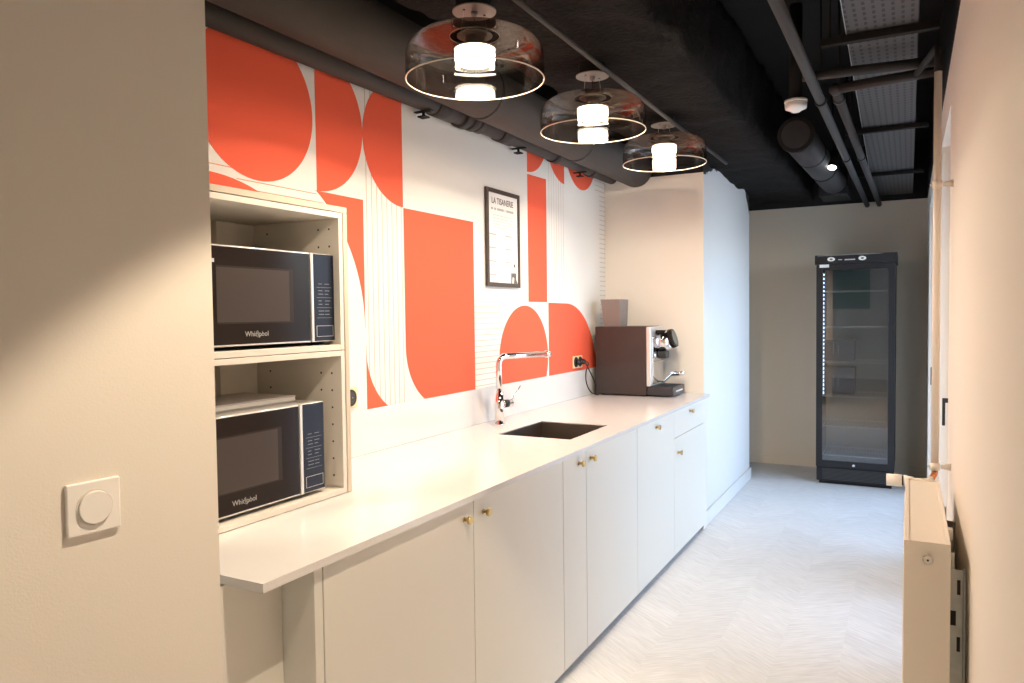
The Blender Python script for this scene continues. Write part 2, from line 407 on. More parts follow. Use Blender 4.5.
# ------------------------------------------------------------------ worktop and base units
FX = -1.235
TOPZ = .93
b = B()
sx0, sx1, sy0, sy1 = -1.72, -1.345, 3.075, 3.55
xs = [WX+.002, sx0, sx1, FX+.022]; ys = [1.135, sy0, sy1, EY]
vt = {}
for zi, z in enumerate((TOPZ-.02, TOPZ)):
    for i, x in enumerate(xs):
        for j, y in enumerate(ys): vt[i, j, zi] = b.bm.verts.new((x, y, z))
mi = b._m('counter')
def q(*v):
    f = b.bm.faces.new(v); f.material_index = mi
for i in range(3):
    for j in range(3):
        if i == 1 and j == 1: continue
        q(vt[i, j, 1], vt[i+1, j, 1], vt[i+1, j+1, 1], vt[i, j+1, 1]); q(vt[i, j, 0], vt[i, j+1, 0], vt[i+1, j+1, 0], vt[i+1, j, 0])
for i in range(3):
    q(vt[i, 0, 0], vt[i+1, 0, 0], vt[i+1, 0, 1], vt[i, 0, 1]); q(vt[i, 3, 0], vt[i, 3, 1], vt[i+1, 3, 1], vt[i+1, 3, 0])
    q(vt[0, i, 0], vt[0, i, 1], vt[0, i+1, 1], vt[0, i+1, 0]); q(vt[3, i, 0], vt[3, i+1, 0], vt[3, i+1, 1], vt[3, i, 1])
q(vt[1, 1, 0], vt[1, 1, 1], vt[2, 1, 1], vt[2, 1, 0]); q(vt[1, 2, 0], vt[2, 2, 0], vt[2, 2, 1], vt[1, 2, 1])
q(vt[1, 1, 0], vt[1, 2, 0], vt[1, 2, 1], vt[1, 1, 1]); q(vt[2, 1, 0], vt[2, 1, 1], vt[2, 2, 1], vt[2, 2, 0])
top = b.done('worktop')
tag(top, 'long white stone worktop running the length of the kitchenette', 'worktop')
b = B(); b.box((WX+.003, 1.88, TOPZ+.0005), (WX+.015, EY-.001, 1.113), 'counter', .002)
tag(b.done('backsplash'), 'low white stone upstand between the worktop and the mural', 'backsplash')

def knob(parent, y, z, r=.0135):
    k = B(); x = FX
    k.cyl((x, y, z), (x+.004, y, z), .009, 'brass'); k.cyl((x+.003, y, z), (x+.020, y, z), .0055, 'brass', seg=16)
    k.cyl((x+.018, y, z), (x+.026, y, z), r, 'brass', seg=32); k.cyl((x+.026, y, z), (x+.0275, y, z), r, 'brass', r2=r*.88, seg=32)
    return k.done('knob', parent)
G = 'base cabinets under the white worktop'
def unit(label, y0, y1, doors, side=False, drawer=None, pl=True, hollow=False):
    """doors: list of (ya, yb, za, zb, knob_y, knob_z, name)"""
    e = empty('base_cabinet', ((FX+WX)/2, (y0+y1)/2, 0), label, 'cabinet', G)
    zb_, zt_, x0, x1 = .05, TOPZ-.021, WX+.02, FX-.021
    c = B()
    c.box((x0, y0+.001, zb_), (x1, y0+.018, zt_), 'carcass'); c.box((x0, y1-.018, zb_), (x1, y1-.001, zt_), 'carcass')
    c.box((x0, y0+.018, zb_), (x1, y1-.018, zb_+.018), 'carcass'); c.box((x0, y0+.018, zb_+.018), (x0+.008, y1-.018, zt_), 'carcass')
    if not hollow: c.box((x0+.008, y0+.018, zt_-.018), (x1, y1-.018, zt_), 'carcass')
    if drawer: c.box((x0+.008, y0+.018, drawer-.009), (x1, y1-.018, drawer+.009), 'carcass')
    c.done('body', e)
    if side:
        s = B(); s.box((x0, y0-.03, 0), (FX, y0-.002, zt_), 'door', .001); s.done('side_panel', e)
    for ya, yb, za, zb, ky, kz, nm in doors:
        d = B(); d.box((FX-.019, ya+.0018, za), (FX, yb-.0018, zb), 'door', .0012)
        o = d.done(nm, e); knob(o, ky, kz)
    p = B(); p.box((FX-.075, y0+.002, 0), (FX-.06, y1-.002, .05), 'plinth'); p.done('plinth', e)
    return e
ZD0, ZD1 = .032, TOPZ-.024
unit('widest two-door greige base cabinet at the near end of the worktop', 1.342, 2.747, [(1.342, 2.042, ZD0, ZD1, 1.985, .853, 'door'), (2.042, 2.747, ZD0, ZD1, 2.105, .850, 'door')], side=True)
unit('narrow one-door greige base cabinet beside the wide two-door one', 2.747, 2.993, [(2.747, 2.993, ZD0, ZD1, 2.912, .862, 'door')])
unit('greige base cabinet under the sink, brass knob at its top left', 2.993, 3.684, [(2.993, 3.684, ZD0, ZD1, 3.045, .862, 'door')], hollow=True)
unit('greige base cabinet with one brass knob centred near the top, right of sink cabinet', 3.684, 4.374, [(3.684, 4.374, ZD0, ZD1, 4.01, .862, 'door')])
unit('greige base cabinet with a drawer above its door, at the far end', 4.374, 5.10, [(4.374, 5.10, .742, ZD1, 4.735, .866, 'drawer'), (4.374, 5.10, ZD0, .739, 4.455, .645, 'door')], drawer=.74)
b = B(); b.box((FX-.02, 5.102, 0), (FX-.002, EY-.001, TOPZ-.021), 'door', .001); tag(b.done('filler_panel'), 'narrow greige filler strip between the drawer cabinet and white pier', 'panel')

# sink
e = empty('kitchen_sink', ((sx0+sx1)/2, (sy0+sy1)/2, .74), 'rectangular undermounted steel sink sunk into the white worktop', 'sink')
b = B(); t = .003; a0, a1, c0, c1 = sx0+.0005, sx1-.0005, sy0+.0005, sy1-.0005; zb, zt = .745, TOPZ-.004
b.box((a0, c0, zb), (a1, c1, zb+t), 'steel'); b.box((a0, c0, zb+t), (a0+t, c1, zt), 'steel'); b.box((a1-t, c0, zb+t), (a1, c1, zt), 'steel')
b.box((a0+t, c0, zb+t), (a1-t, c0+t, zt), 'steel'); b.box((a0+t, c1-t, zb+t), (a1-t, c1, zt), 'steel')
b.done('basin', e)
b = B(); cx, cy = (sx0+sx1)/2, (sy0+sy1)/2; b.cyl((cx, cy, zb+t), (cx, cy, zb+t+.004), .045, 'chrome', seg=32); b.cyl((cx, cy, zb+t+.004), (cx, cy, zb+t+.006), .03, 'rubber', seg=32); b.done('drain', e)

# faucet
fx, fy = -1.862, 3.350
e = empty('kitchen_tap', (fx, fy, TOPZ), 'tall chrome kitchen tap with squared spout behind the sink', 'tap')
b = B(); b.cyl((fx, fy, TOPZ), (fx, fy, TOPZ+.006), .027, 'chrome', seg=32); b.cyl((fx, fy, TOPZ+.006), (fx, fy, TOPZ+.165), .0235, 'chrome', seg=32); b.done('body', e)
sdir = Vector((.155, .155, 0)) ; tipx, tipy = -1.735, 3.69
b = B(); z = 1.282
b.tube(bez([(fx, fy, TOPZ+.16), (fx, fy, z), (fx+(tipx-fx), fy+(tipy-fy), z-.002)], 10, .05), .0165, 'chrome', seg=20)
v = Vector((tipx-fx, tipy-fy, 0)).normalized(); P = Vector((tipx, tipy, z-.002))
b.cyl(P-v*.03, P, .0185, 'chrome', seg=24); b.cyl(P, P+v*.004, .014, 'galv', seg=24); b.cyl(P-v*.018, P-v*.018-Vector((0, 0, .02)), .011, 'chrome')
b.done('spout', e)
b = B(); L0 = Vector((fx, fy, 1.035)); v2 = Vector((.35, 1, 0)).normalized()
b.cyl(L0, L0+v2*.085, .0195, 'chrome', seg=24); b.cyl(L0+v2*.028, L0+v2*.060, .0203, 'rubber', seg=24)
b.tube([L0+v2*.072, L0+v2*.105+Vector((0, 0, .035)), L0+v2*.15+Vector((0, 0, .085))], [.0042, .0036, .0032], 'chrome', seg=10)
b.done('lever', e)

# ------------------------------------------------------------------ microwave shelf cabinet
sy_a, sy_b, sxf, sz0, sz1 = 1.165, 1.876, -1.595, TOPZ+.001, 1.846
e = empty('shelf_cabinet', ((sxf+WX)/2, (sy_a+sy_b)/2, TOPZ), 'open cream two-tier shelf cabinet holding both microwaves on the worktop', 'shelf unit')
b = B()
b.box((WX+.004, sy_b-.019, sz0), (sxf+.002, sy_b, sz1-.019), 'beige', .001); b.box((WX+.004, sy_a, sz0), (sxf+.002, sy_a+.018, sz1-.019), 'beige', .001)
b.box((WX+.004, sy_a, sz1-.018), (sxf+.002, sy_b, sz1), 'beige', .001); b.done('outer_casing', e)
midz = 1.391
yi0, yi1 = sy_a+.020, sy_b-.021
def inner(z0, z1):
    b = B(); t = .017
    b.box((WX+.01, yi0, z0), (sxf, yi0+t, z1), 'shelf', .001)
    b.box((WX+.01, yi1-t, z0), (sxf, yi1, z1), 'shelf', .001)
    b.box((WX+.01, yi0+t+.0003, z0), (sxf, yi1-t-.0003, z0+t), 'shelf', .001); b.box((WX+.01, yi0+t+.0003, z1-t), (sxf, yi1-t-.0003, z1), 'shelf', .001)
    # drilled pin holes, in two rows at front and one at back
    yy = yi1-t
    n = int((z1-z0-.07)/.055)
    for i in range(n+1):
        zz = z0+.055+i*.055
        for xx in (sxf-.040, sxf-.085, sxf-.31): b.cyl((xx, yy-.0004, zz), (xx, yy+.0005, zz), .0036, 'shadowgap', seg=12)
    b.done('shelf_box', e)
    k = B(); k.box((WX+.0105, yi0+t+.0005, z0+t), (WX+.014, yi1-t-.0005, z1-t), 'shelf'); k.done('back_panel', e)
    k = B(); k.box((WX+.0145, 1.66, z0+t+.002), (WX+.040, 1.735, z1-t-.002), 'shelf', .001); k.done('back_batten', e)
inner(sz0+.001, midz-.001); inner(midz+.001, sz1-.020)

# microwaves
def microwave(label, y0, y1, z0, xf, h=.274):
    e = empty('microwave', (xf-.16, (y0+y1)/2, z0), label, 'microwave', 'microwaves in the cream shelf cabinet')
    zb = z0+.011; zt = zb+h; xb = xf-.335
    b = B(); b.box((xb, y0, zb), (xf-.020, y1, zt), 'silver', .004); b.done('body', e)
    yd = y1-.108
    b = B(); b.box((xf-.020, y0, zb), (xf-.001, yd, zt), 'silver', .002); b.box((xf-.004, y0+.004, zb+.005), (xf, yd-.001, zt-.004), 'blackgloss', .001)
    d = b.done('door', e)
    b = B(); b.box((xf-.0005, y0+.035, zb+.062), (xf+.0006, yd-.072, zt-.055), 'mwframe'); b.box((xf-.0004, y0+.035, zb+.066), (xf+.0010, yd-.088, zt-.060), 'mwwin'); b.done('viewing_window', d)
    text_mesh('Whirlpool', .0205, (xf+.0008, (y0+yd)/2-.022, zb+.032), (0, 1, 0), (0, 0, 1), .0003, 'logo', 'logo', d)
    r = B(); cyy, czz = (y0+yd)/2-.014, zb+.034
    pts = [(xf+.0010, cyy+.012*math.cos(a*PI/12), czz+.0105*math.sin(a*PI/12)+.003*math.cos(a*PI/12)) for a in range(-16, 2)]
    r.tube(pts, .0005, 'logo', seg=6); r.done('logo_ring', d)
    r = B(); r.box((xf, y0+.012, zt-.048), (xf+.0008, y0+.030, zt-.038), 'mark'); r.done('badge', d)
    b = B(); b.box((xf-.020, yd+.001, zb), (xf+.003, yd+.013, zt), 'silver', .002); b.done('door_trim', e)
    b = B(); b.box((xf-.020, yd+.0135, zb), (xf-.001, y1, zt), 'silver', .002); b.box((xf-.003, yd+.0145, zb+.003), (xf+.001, y1-.002, zt-.002), 'panelblue', .003)
    p = b.done('control_panel', e)
    ya, yb = yd+.026, y1-.014
    k = B()
    rnd = random.Random(3)
    for row in range(11):
        z = zt-.095-row*.0105
        if row % 3 == 1: k.box((xf+.001, ya, z), (xf+.0014, yb, z+.0009), 'markdim')
        else:
            for c in range(2):
                yy = ya+.008+c*(yb-ya-.01)/2; k.box((xf+.001, yy, z), (xf+.0014, yy+rnd.uniform(.014, .026), z+.0016), 'markdim')
    k.done('button_marks', p)
    k = B(); z0_, z1_ = zb+.016, zb+.050; w = .0012
    for lo, hi in (((ya-.002, z0_), (yb+.004, z0_+w)), ((ya-.002, z1_-w), (yb+.004, z1_)), ((ya-.002, z0_+w), (ya-.002+w, z1_-w)), ((yb+.004-w, z0_+w), (yb+.004, z1_-w))):
        k.box((xf+.001, lo[0], lo[1]), (xf+.0016, hi[0], hi[1]), 'mark')
    k.done('button_outline', p)
    for xx in (xb+.03, xf-.05):
        for yy in (y0+.04, y1-.04):
            f = B(); f.cyl((xx, yy, z0+.0005), (xx, yy, zb+.001), .012, 'rubber'); f.done('foot', e)
    return e
microwave('upper black microwave with silver trim on the top shelf', 1.345, 1.840, midz+.0185, -1.620)
microwave('lower black microwave, grey booklet lying on it, standing near the worktop', 1.285, 1.778, sz0+.0185, -1.618)
mt = sz0+.0185+.011+.274
e = empty('booklet', (-1.80, 1.57, mt), 'grey booklet lying flat on the lower microwave', 'booklet')
b = B(); b.box((-1.92, 1.36, mt+.001), (-1.69, 1.735, mt+.005), 'cover', .001); b.box((-1.917, 1.362, mt+.005), (-1.692, 1.732, mt+.016), 'paper', .001); b.done('pages', e)
b = B(); b.box((-1.92, 1.36, mt+.0162), (-1.69, 1.735, mt+.0195), 'cover', .001); b.done('cover', e)

# ------------------------------------------------------------------ poster
e = empty('framed_poster', (WX, 3.615, 1.9), 'black framed tea menu poster hanging on the mural', 'poster')
x0 = WX+.004; py0, py1, pz0, pz1 = 3.424, 3.800, 1.648, 2.172
b = B(); w = .022
pr = [(py0, pz0), (py1, pz0), (py1, pz1), (py0, pz1)]; inn = [(py0+w, pz0+w), (py1-w, pz0+w), (py1-w, pz1-w), (py0+w, pz1-w)]
for i in range(4):
    j = (i+1) % 4
    b.prism([(x0, *pr[i]), (x0, *pr[j]), (x0, *inn[j]), (x0, *inn[i])], (.014, 0, 0), 'framewood')
b.done('frame', e)
b = B(); b.box((x0, py0+w-.002, pz0+w-.002), (x0+.008, py1-w+.002, pz1-w+.002), 'paper'); s = b.done('sheet', e)
xs_ = x0+.0085
text_mesh('LA TISANERIE', .046, (xs_, 3.606, 2.108), (0, 1, 0), (0, 0, 1), .0003, 'ink', 'title', s, bold=.0006, xs=.88)
b = B(); rnd = random.Random(5)
y = 3.476
for wd in (.022, .022, .074, .006, .082, ):
    b.box((xs_, y, 2.060), (xs_+.0004, y+wd, 2.072), 'inkmid'); y += wd+.012
for r_ in range(5):
    z = 2.030-r_*.016; yy = 3.485+rnd.uniform(0, .02)
    while yy < 3.72:
        wd = rnd.uniform(.012, .04); b.box((xs_, yy, z), (xs_+.0004, yy+wd, z+.005), 'inklight'); yy += wd+.006
for col, ya in ((0, 3.458), (1, 3.632)):
    for blk in range(4 if col == 0 else 3):
        z = 1.925-blk*.072
        b.box((xs_, ya, z), (xs_+.0004, ya+.07, z+.007), 'inkmid')
        for r_ in range(3):
            z2 = z-.014-r_*.013; yy = ya
            end = ya+rnd.uniform(.075, .115)
            while yy < end:
                wd = rnd.uniform(.01, .03); b.box((xs_, yy, z2), (xs_+.0004, yy+wd, z2+.004), 'inklight'); yy += wd+.005
b.done('small_print', s)
b = B()   # little seated figure drawing in the corner: head, faint shirt, dark trousers
b.prism([(xs_, 3.738+.010*math.cos(a*PI/8), 1.770+.010*math.sin(a*PI/8)) for a in range(16)], (.0006, 0, 0), 'ink')
b.prism([(xs_, y_, z_) for y_, z_ in ((3.728, 1.757), (3.748, 1.757), (3.754, 1.728), (3.724, 1.728))], (.0005, 0, 0), 'inklight')
b.prism([(xs_, y_, z_) for y_, z_ in ((3.696, 1.728), (3.758, 1.728), (3.756, 1.696), (3.774, 1.671), (3.728, 1.671), (3.733, 1.700), (3.714, 1.708), (3.707, 1.671), (3.696, 1.671))], (.0006, 0, 0), 'ink')
b.done('figure_drawing', s)

# ------------------------------------------------------------------ sockets
def socket(name, label, yc, zc, n, group=None):
    e = empty(name, (WX+.004, yc, zc), label, 'socket'); wd = .071*n
    b = B(); b.box((WX+.004, yc-wd/2-.006, zc-.041), (WX+.013, yc+wd/2+.006, zc+.041), 'socket', .003); b.done('plate', e)
    for i in range(n):
        yy = yc-wd/2+.0355+i*.071
        b = B(); b.cyl((WX+.0128, yy, zc), (WX+.016, yy, zc), .034, 'rubber', seg=32); b.cyl((WX+.016, yy, zc), (WX+.0162, yy, zc), .024, 'shadowgap', seg=32)
        b.cyl((WX+.0155, yy-.009, zc), (WX+.0166, yy-.009, zc), .0025, 'chrome', seg=12); b.cyl((WX+.0155, yy+.009, zc), (WX+.0166, yy+.009, zc), .0025, 'chrome', seg=12)
        b.done('outlet', e)
socket('wall_socket', 'single wall socket with black outlet just right of the shelf cabinet', 2.318, 1.172, 1)
socket('wall_socket', 'double wall socket on red mural behind the espresso machine', 4.640, 1.172, 2)
# plugs and cable
def plug(y, z, label, pts):
    e = empty('power_plug', (WX+.0175, y, z), label, 'plug', None)
    b = B(); b.cyl((WX+.0172, y, z), (WX+.045, y, z), .021, 'rubber', r2=.018); b.cyl((WX+.045, y, z), (WX+.055, y, z), .015, 'rubber', r2=.008); b.done('plug_body', e)
    c = B(); c.tube(curve(pts, 8), .0042, 'rubber', seg=10); c.done('cable', e)
plug(4.6045, 1.172, 'left black plug in the double socket beside the espresso machine', [(WX+.05, 4.6045, 1.172), (WX+.075, 4.62, 1.165), (WX+.065, 4.70, 1.12), (WX+.06, 4.82, 1.02), (WX+.05, 4.86, .945), (WX+.05, 4.90, .937), (WX+.04, 5.0, .937)])
plug(4.6755, 1.172, 'right black plug in the double socket, its cord hanging to the worktop', [(WX+.05, 4.6755, 1.172), (WX+.075, 4.67, 1.16), (WX+.08, 4.615, 1.10), (WX+.08, 4.625, 1.03), (WX+.085, 4.69, .965), (WX+.09, 4.80, .9365), (WX+.04, 4.90, .9365)])

# ------------------------------------------------------------------ espresso machine
e = empty('espresso_machine', (-1.74, 5.0, TOPZ), 'dark brown espresso machine with chrome front on the far worktop end', 'coffee machine')
my0, my1, mx0, mx1, mz0, mz1 = 4.85, 5.155, -1.925, -1.560, TOPZ+.008, 1.405
b = B(); b.box((mx0, my0, mz0), (mx1, my1, mz1), 'coffee', .004); b.done('body', e)
b = B(); b.box((mx1, my0+.001, 1.0), (mx1+.030, my1-.001, mz1-.003), 'silver', .005)
b.box((mx1+.028, my0+.03, 1.015), (mx1+.038, my1-.03, 1.335), 'chrome', .003); b.box((mx1+.0375, my0+.05, 1.165), (mx1+.0385, my1-.05, 1.168), 'shadowgap')
b.done('front_panel', e)
b = B(); b.box((mx1+.001, my0+.01, mz0+.002), (-1.378, my1-.01, .998), 'tray', .005)
b.box((-1.378, 4.93, .962), (-1.3772, 5.09, .972), 'mark')
t = b.done('drip_tray', e)
g = B()
for i in range(8): g.box((mx1+.045+i*.017, my0+.03, .9985), (mx1+.050+i*.017, my1-.03, 1.0015), 'rubber')
g.done('grate', t)
b = B(); A = Vector((mx1+.022, 5.0, 1.285)); D = Vector((1, 0, .30)).normalized()
b.cyl(A, A+D*.110, .066, 'chrome', r2=.066, seg=40); b.cyl(A+D*.110, A+D*.138, .068, 'blackgloss', r2=.063, seg=40); b.cyl(A+D*.138, A+D*.140, .052, 'glint', seg=40)
b.box((mx1+.03, 4.955, 1.350), (mx1+.10, 5.045, 1.378), 'blackgloss', .010); b.done('brew_head', e)
b = B(); b.box((mx1+.045, 4.955, 1.185), (mx1+.105, 5.045, 1.235), 'rubber', .008); b.cyl((mx1+.035, 4.93, 1.23), (mx1+.035, 4.93, 1.185), .010, 'chrome'); b.done('coffee_outlet', e)
b = B(); b.tube(curve([(mx1+.038, 5.06, 1.02), (mx1+.06, 5.06, 1.02), (mx1+.10, 5.055, 1.055), (mx1+.125, 5.05, 1.078)], 5), .006, 'chrome'); wd_ = b.done('steam_wand', e)
b = B(); b.cyl((mx1+.118, 5.05, 1.076), (mx1+.21, 5.045, 1.082), .017, 'chrome', r2=.014, seg=24); b.done('wand_grip', wd_)
for xx in (mx0+.04, mx1-.02):
    for yy in (my0+.04, my1-.04):
        f = B(); f.cyl((xx, yy, TOPZ+.0005), (xx, yy, mz0+.002), .014, 'rubber'); f.done('foot', e)
# hopper (smoked box, open, flaring upwards)
b = B(); zh0, zh1 = mz1-.002, 1.592
lo = [(-1.868, 4.875), (-1.755, 4.875), (-1.755, 5.03), (-1.868, 5.03)]; hi = [(-1.888, 4.862), (-1.748, 4.862), (-1.748, 5.04), (-1.888, 5.04)]
mi = b._m('hopper')
for sc in (0, .004):
    L_ = [b.bm.verts.new((x+(sc if x < -1.8 else -sc), y+(sc if y < 4.95 else -sc), zh0+sc)) for x, y in lo]; U_ = [b.bm.verts.new((x+(sc if x < -1.8 else -sc), y+(sc if y < 4.95 else -sc), zh1)) for x, y in hi]
    for i in range(4):
        f = b.bm.faces.new((L_[i], L_[(i+1) % 4], U_[(i+1) % 4], U_[i])); f.material_index = mi
    f = b.bm.faces.new(L_[::-1]); f.material_index = mi
b.done('bean_hopper', e, recalc=False)

# ------------------------------------------------------------------ light switch
e_sw = Vector((0, 0, 0))
base = p_end - dvec*.0
def on_wall(px_y, z, out):  # point on the switch wall plane at world y
    t = (px_y-p_end.y)/dvec.y; return p_end+dvec*t+nvec*out+Vector((0, 0, z))
c = on_wall(.690, 1.216, 0)
e = empty('light_switch', c, 'square white light switch with a round rocker on near wall', 'switch'); 
def rot_done(b, name, par):
    R = Matrix.Rotation(-ang, 4, 'Z')
    for v in b.bm.verts: v.co = R @ v.co
    b.bm.normal_update(); org = b.done(name, None, recalc=True); org.parent = par; return org
b = B(); b.box((.0005, -.040, -.040), (.0075, .040, .040), 'plasticw', .0025, 3); rot_done(b, 'plate', e)
b = B(); b.cyl((.0074, 0, 0), (.0085, 0, 0), .0272, 'shelf', seg=48); b.cyl((.0084, 0, 0), (.0125, 0, 0), .0250, 'plasticw', r2=.0240, seg=48); rot_done(b, 'rocker', e)

# ------------------------------------------------------------------ pendants
def pendant(x, y, z, zc, label, proto=None):
    R = .218
    e = empty('pendant_lamp', (x, y, z), label, 'lamp', 'smoked glass pendants over the worktop edge')
    prof = [(R, 0), (R+.001, .03), (R, .075)]
    for i in range(1, 11):
        a = i/10*PI/2; prof.append((R-.055+.055*math.cos(a), .075+.055*math.sin(a)))
    prof += [(.13, .132), (.078, .134)]
    b = B(); b.lathe(prof, (x, y, z), 'smoke', 96); sh = b.done('glass_shade', e, recalc=False)
    b = B(); b.tube([(x+R*math.cos(2*PI*i/96), y+R*math.sin(2*PI*i/96), z) for i in range(97)], .0022, 'rim', seg=8); b.done('rim', sh)
    b = B(); b.lathe([(.071, .045), (.072, .125), (.078, .137), (.080, .137)], (x, y, z), 'smokeinner', 48); ig = b.done('inner_glass', e, recalc=False)
    b = B(); b.tube([(x+.079*math.cos(2*PI*i/48), y+.079*math.sin(2*PI*i/48), z+.137) for i in range(49)], .0014, 'rim', seg=6); b.done('inner_rim', ig)
    b = B(); b.lathe([(.0, .142), (.052, .142), (.056, .140), (.056, .137), (.052, .135), (0, .135)], (x, y, z), 'rose', 48); b.done('cap', e)
    b = B(); b.lathe([(.0, .094), (.056, .093), (.062, .090), (.0635, .082), (.0635, .066), (.060, .056), (.050, .051), (0, .050)], (x, y, z), 'led', 48); b.done('light_diffuser', e)
    b = B(); b.cyl((x, y, z+.0945), (x, y, z+.099), .066, 'rose', seg=40); b.cyl((x, y, z+.099), (x, y, z+.135), .030, 'rose', seg=32); b.done('lamp_holder', e)
    b = B(); b.tube([(x, y, z+.150), (x, y, zc)], .0022, 'rubber', seg=8); b.done('cord', e)
    for s in (-1, 1):
        b = B(); b.tube([(x+.045*s*.47, y+.045*s, z+.15), (x+.035*s*.47, y+.035*s, zc)], .0006, 'silver', seg=6); b.done('suspension_wire', e)
    b = B(); b.cyl((x, y, zc), (x, y, zc+.004), .069, 'rose', seg=48); b.cyl((x, y, zc-.018), (x, y, zc+.001), .008, 'rose', r2=.012, seg=16)
    for s in (-1, 1): b.cyl((x+.035*s*.47, y+.035*s, zc-.002), (x+.035*s*.47, y+.035*s, zc+.001), .004, 'rubber', seg=12)
    b.done('ceiling_rose', e)
    l = bpy.data.lights.new('glow', 'AREA'); l.shape = 'DISK'; l.size = .10; l.energy = PW; l.color = (1, .80, .60)
    lo = bpy.data.objects.new('glow', l); C.objects.link(lo); lo.parent = e; lo.location = (0, 0, .048)
    # mounting box on the beam
    k = B(); k.cyl((x, y, zc+.0045), (x, y, zc+.075), .058, 'black', seg=32); k.done('mounting_box', e)
PW = 19
PEN = [(-1.217, 2.06, 2.24, 2.452), (-1.172, 2.945, 2.258, 2.485), (-1.158, 3.93, 2.290, 2.492)]
for (x, y, z, zc), lb in zip(PEN, ('smoked glass drum pendant nearest the camera, the largest in view', 'middle smoked glass drum pendant of the row of three', 'farthest smoked glass drum pendant, nearest the white pier')):
    pendant(x, y, z, zc, lb)

# ------------------------------------------------------------------ ceiling services
def rough_box(lo, hi, step, amp, k, name, seed=1):
    """long beam with lumpy sprayed-on fire protection"""
    from mathutils import noise
    b = B(); bm = b.bm; lo, hi = Vector(lo), Vector(hi); mi = b._m(k)
    nx, ny, nz = [max(1, int(round((hi[i]-lo[i])/step))) for i in range(3)]
    def P(i, j, l):
        p = Vector((lo.x+(hi.x-lo.x)*i/nx, lo.y+(hi.y-lo.y)*j/ny, lo.z+(hi.z-lo.z)*l/nz))
        n = noise.noise_vector(p*5+Vector((seed, 0, 0)))*amp+noise.noise_vector(p*17)*amp*.45
        return p+n
    ring = [(i, 0) for i in range(nx)]+[(nx, l) for l in range(nz)]+[(nx-i, nz) for i in range(nx)]+[(0, nz-l) for l in range(nz)]
    prev = None; first = None
    for j in range(ny+1):
        r = [bm.verts.new(P(i, j, l)) for i, l in ring]
        if prev:
            for a in range(len(r)):
                c_ = (a+1) % len(r); f = bm.faces.new((prev[a], prev[c_], r[c_], r[a])); f.smooth = True; f.material_index = mi
        else: first = r
        prev = r
    bm.faces.new(first); bm.faces.new(prev[::-1])
    return b.done(name)
o = rough_box((-1.47, -4.0, 2.53), (-.80, BY-.03, H0-.02), .06, .032, 'spray', 'ceiling_beam')
tag(o, 'wide black beam with lumpy sprayed coating above the pendants', 'beam')

def duct(name, label, cat, pts, r, k='pipe', bands=(), bk='pipe', extra=None):
    e = empty(name, pts[0], label, cat)
    b = B(); b.tube(pts, r, k, seg=28); b.done('pipe_run', e)
    d = (Vector(pts[-1])-Vector(pts[0])).normalized()
    for y, w, dr in bands:
        p = Vector(pts[0]); 
        for a_, b_ in zip(pts, pts[1:]):
            if a_[1] <= y <= b_[1]:
                t = (y-a_[1])/(b_[1]-a_[1]); p = Vector(a_).lerp(Vector(b_), t); break
        q_ = B(); q_.cyl(p-d*w/2, p+d*w/2, r+dr, bk, seg=28); q_.done('collar', e)
    if extra: extra(e)
    return e
def hang(e_):
    for y in (2.80, 3.72, 4.6):
        h = B(); zz = 2.440+.0098*(y-.7)-.052
        h.box((WX+.01, y-.012, zz), (WX+.10, y+.012, zz+.005), 'black'); h.cyl((WX+.055, y, zz-.022), (WX+.055, y, zz+.001), .007, 'black', seg=10); h.box((WX+.035, y-.02, zz-.026), (WX+.075, y+.02, zz-.020), 'black')
        h.done('hanger', e_)
duct('drain_pipe', 'dark grey pipe with couplings hugging the top of the mural', 'pipe', [(WX+.058, .7, 2.440), (WX+.058, EY-.002, 2.484)], .047, 'pipe', bands=[(2.95, .16, .006), (3.12, .05, .014), (3.20, .05, .010), (3.27, .05, .006), (3.55, .14, .008), (4.2, .08, .008), (4.8, .08, .008)], extra=hang)
duct('ventilation_duct', 'thick insulated grey duct running beside the mural top pipe', 'duct', [(WX+.245, .7, 2.515), (WX+.245, EY-.002, 2.515)], .118, 'duct', bands=[(3.0, .03, .004), (4.1, .03, .004)], bk='pipe')
# conduit along the pendants
b = B(); b.tube([(-1.09, -1.0, 2.482), (-1.09, 3.4, 2.482), (-1.08, 5.1, 2.485)], .010, 'pipe', seg=14)
tag(b.done('lamp_conduit'), 'brownish conduit under the black beam linking the pendants', 'conduit')
# heating pipes across and along the ceiling
def hpipe(label, x0, x1, y_start, zz, y_end, cross=None):
    e = empty('ceiling_pipe', (x0, y_start, zz), label, 'pipe')
    b = B(); b.tube([(x0, y_start, zz), (x1, y_end, zz)], .021, 'darkpipe', seg=18); b.done('pipe_run', e)
    for y in (3.72, 5.2):
        if y > y_start+.1:
            t = (y-y_start)/(y_end-y_start); x = x0+(x1-x0)*t
            k = B(); k.cyl((x, y-.014, zz), (x, y+.014, zz), .027, 'darkpipe'); k.cyl((x, y, zz+.02), (x, y, H0-.01), .005, 'black', seg=8); k.done('clamp', e)
    if cross:
        k = B(); k.tube(bez([(x0, y_start, zz), (x0-.0, y_start-.0, zz+.001), (cross[0], cross[1], zz+.001)], 6, .02), .021, 'darkpipe', seg=18); k.sph((x0, y_start, zz), .027, 'darkpipe'); k.done('cross_run', e)
    return e
hpipe('left straight dark ceiling pipe running the whole length of the corridor', -.395, -.345, -3.0, 2.458, 7.625)
hpipe('right dark ceiling pipe that turns a corner near the smoke detector', -.288, -.245, 3.56, 2.458, 7.625, cross=(.085, 3.50))
b = B(); b.tube([(-.40, 3.36, 2.475), (.09, 3.42, 2.475)], .020, 'darkpipe', seg=18); tag(b.done('cross_pipe'), 'short dark ceiling pipe crossing the corridor below the perforated tray', 'pipe')
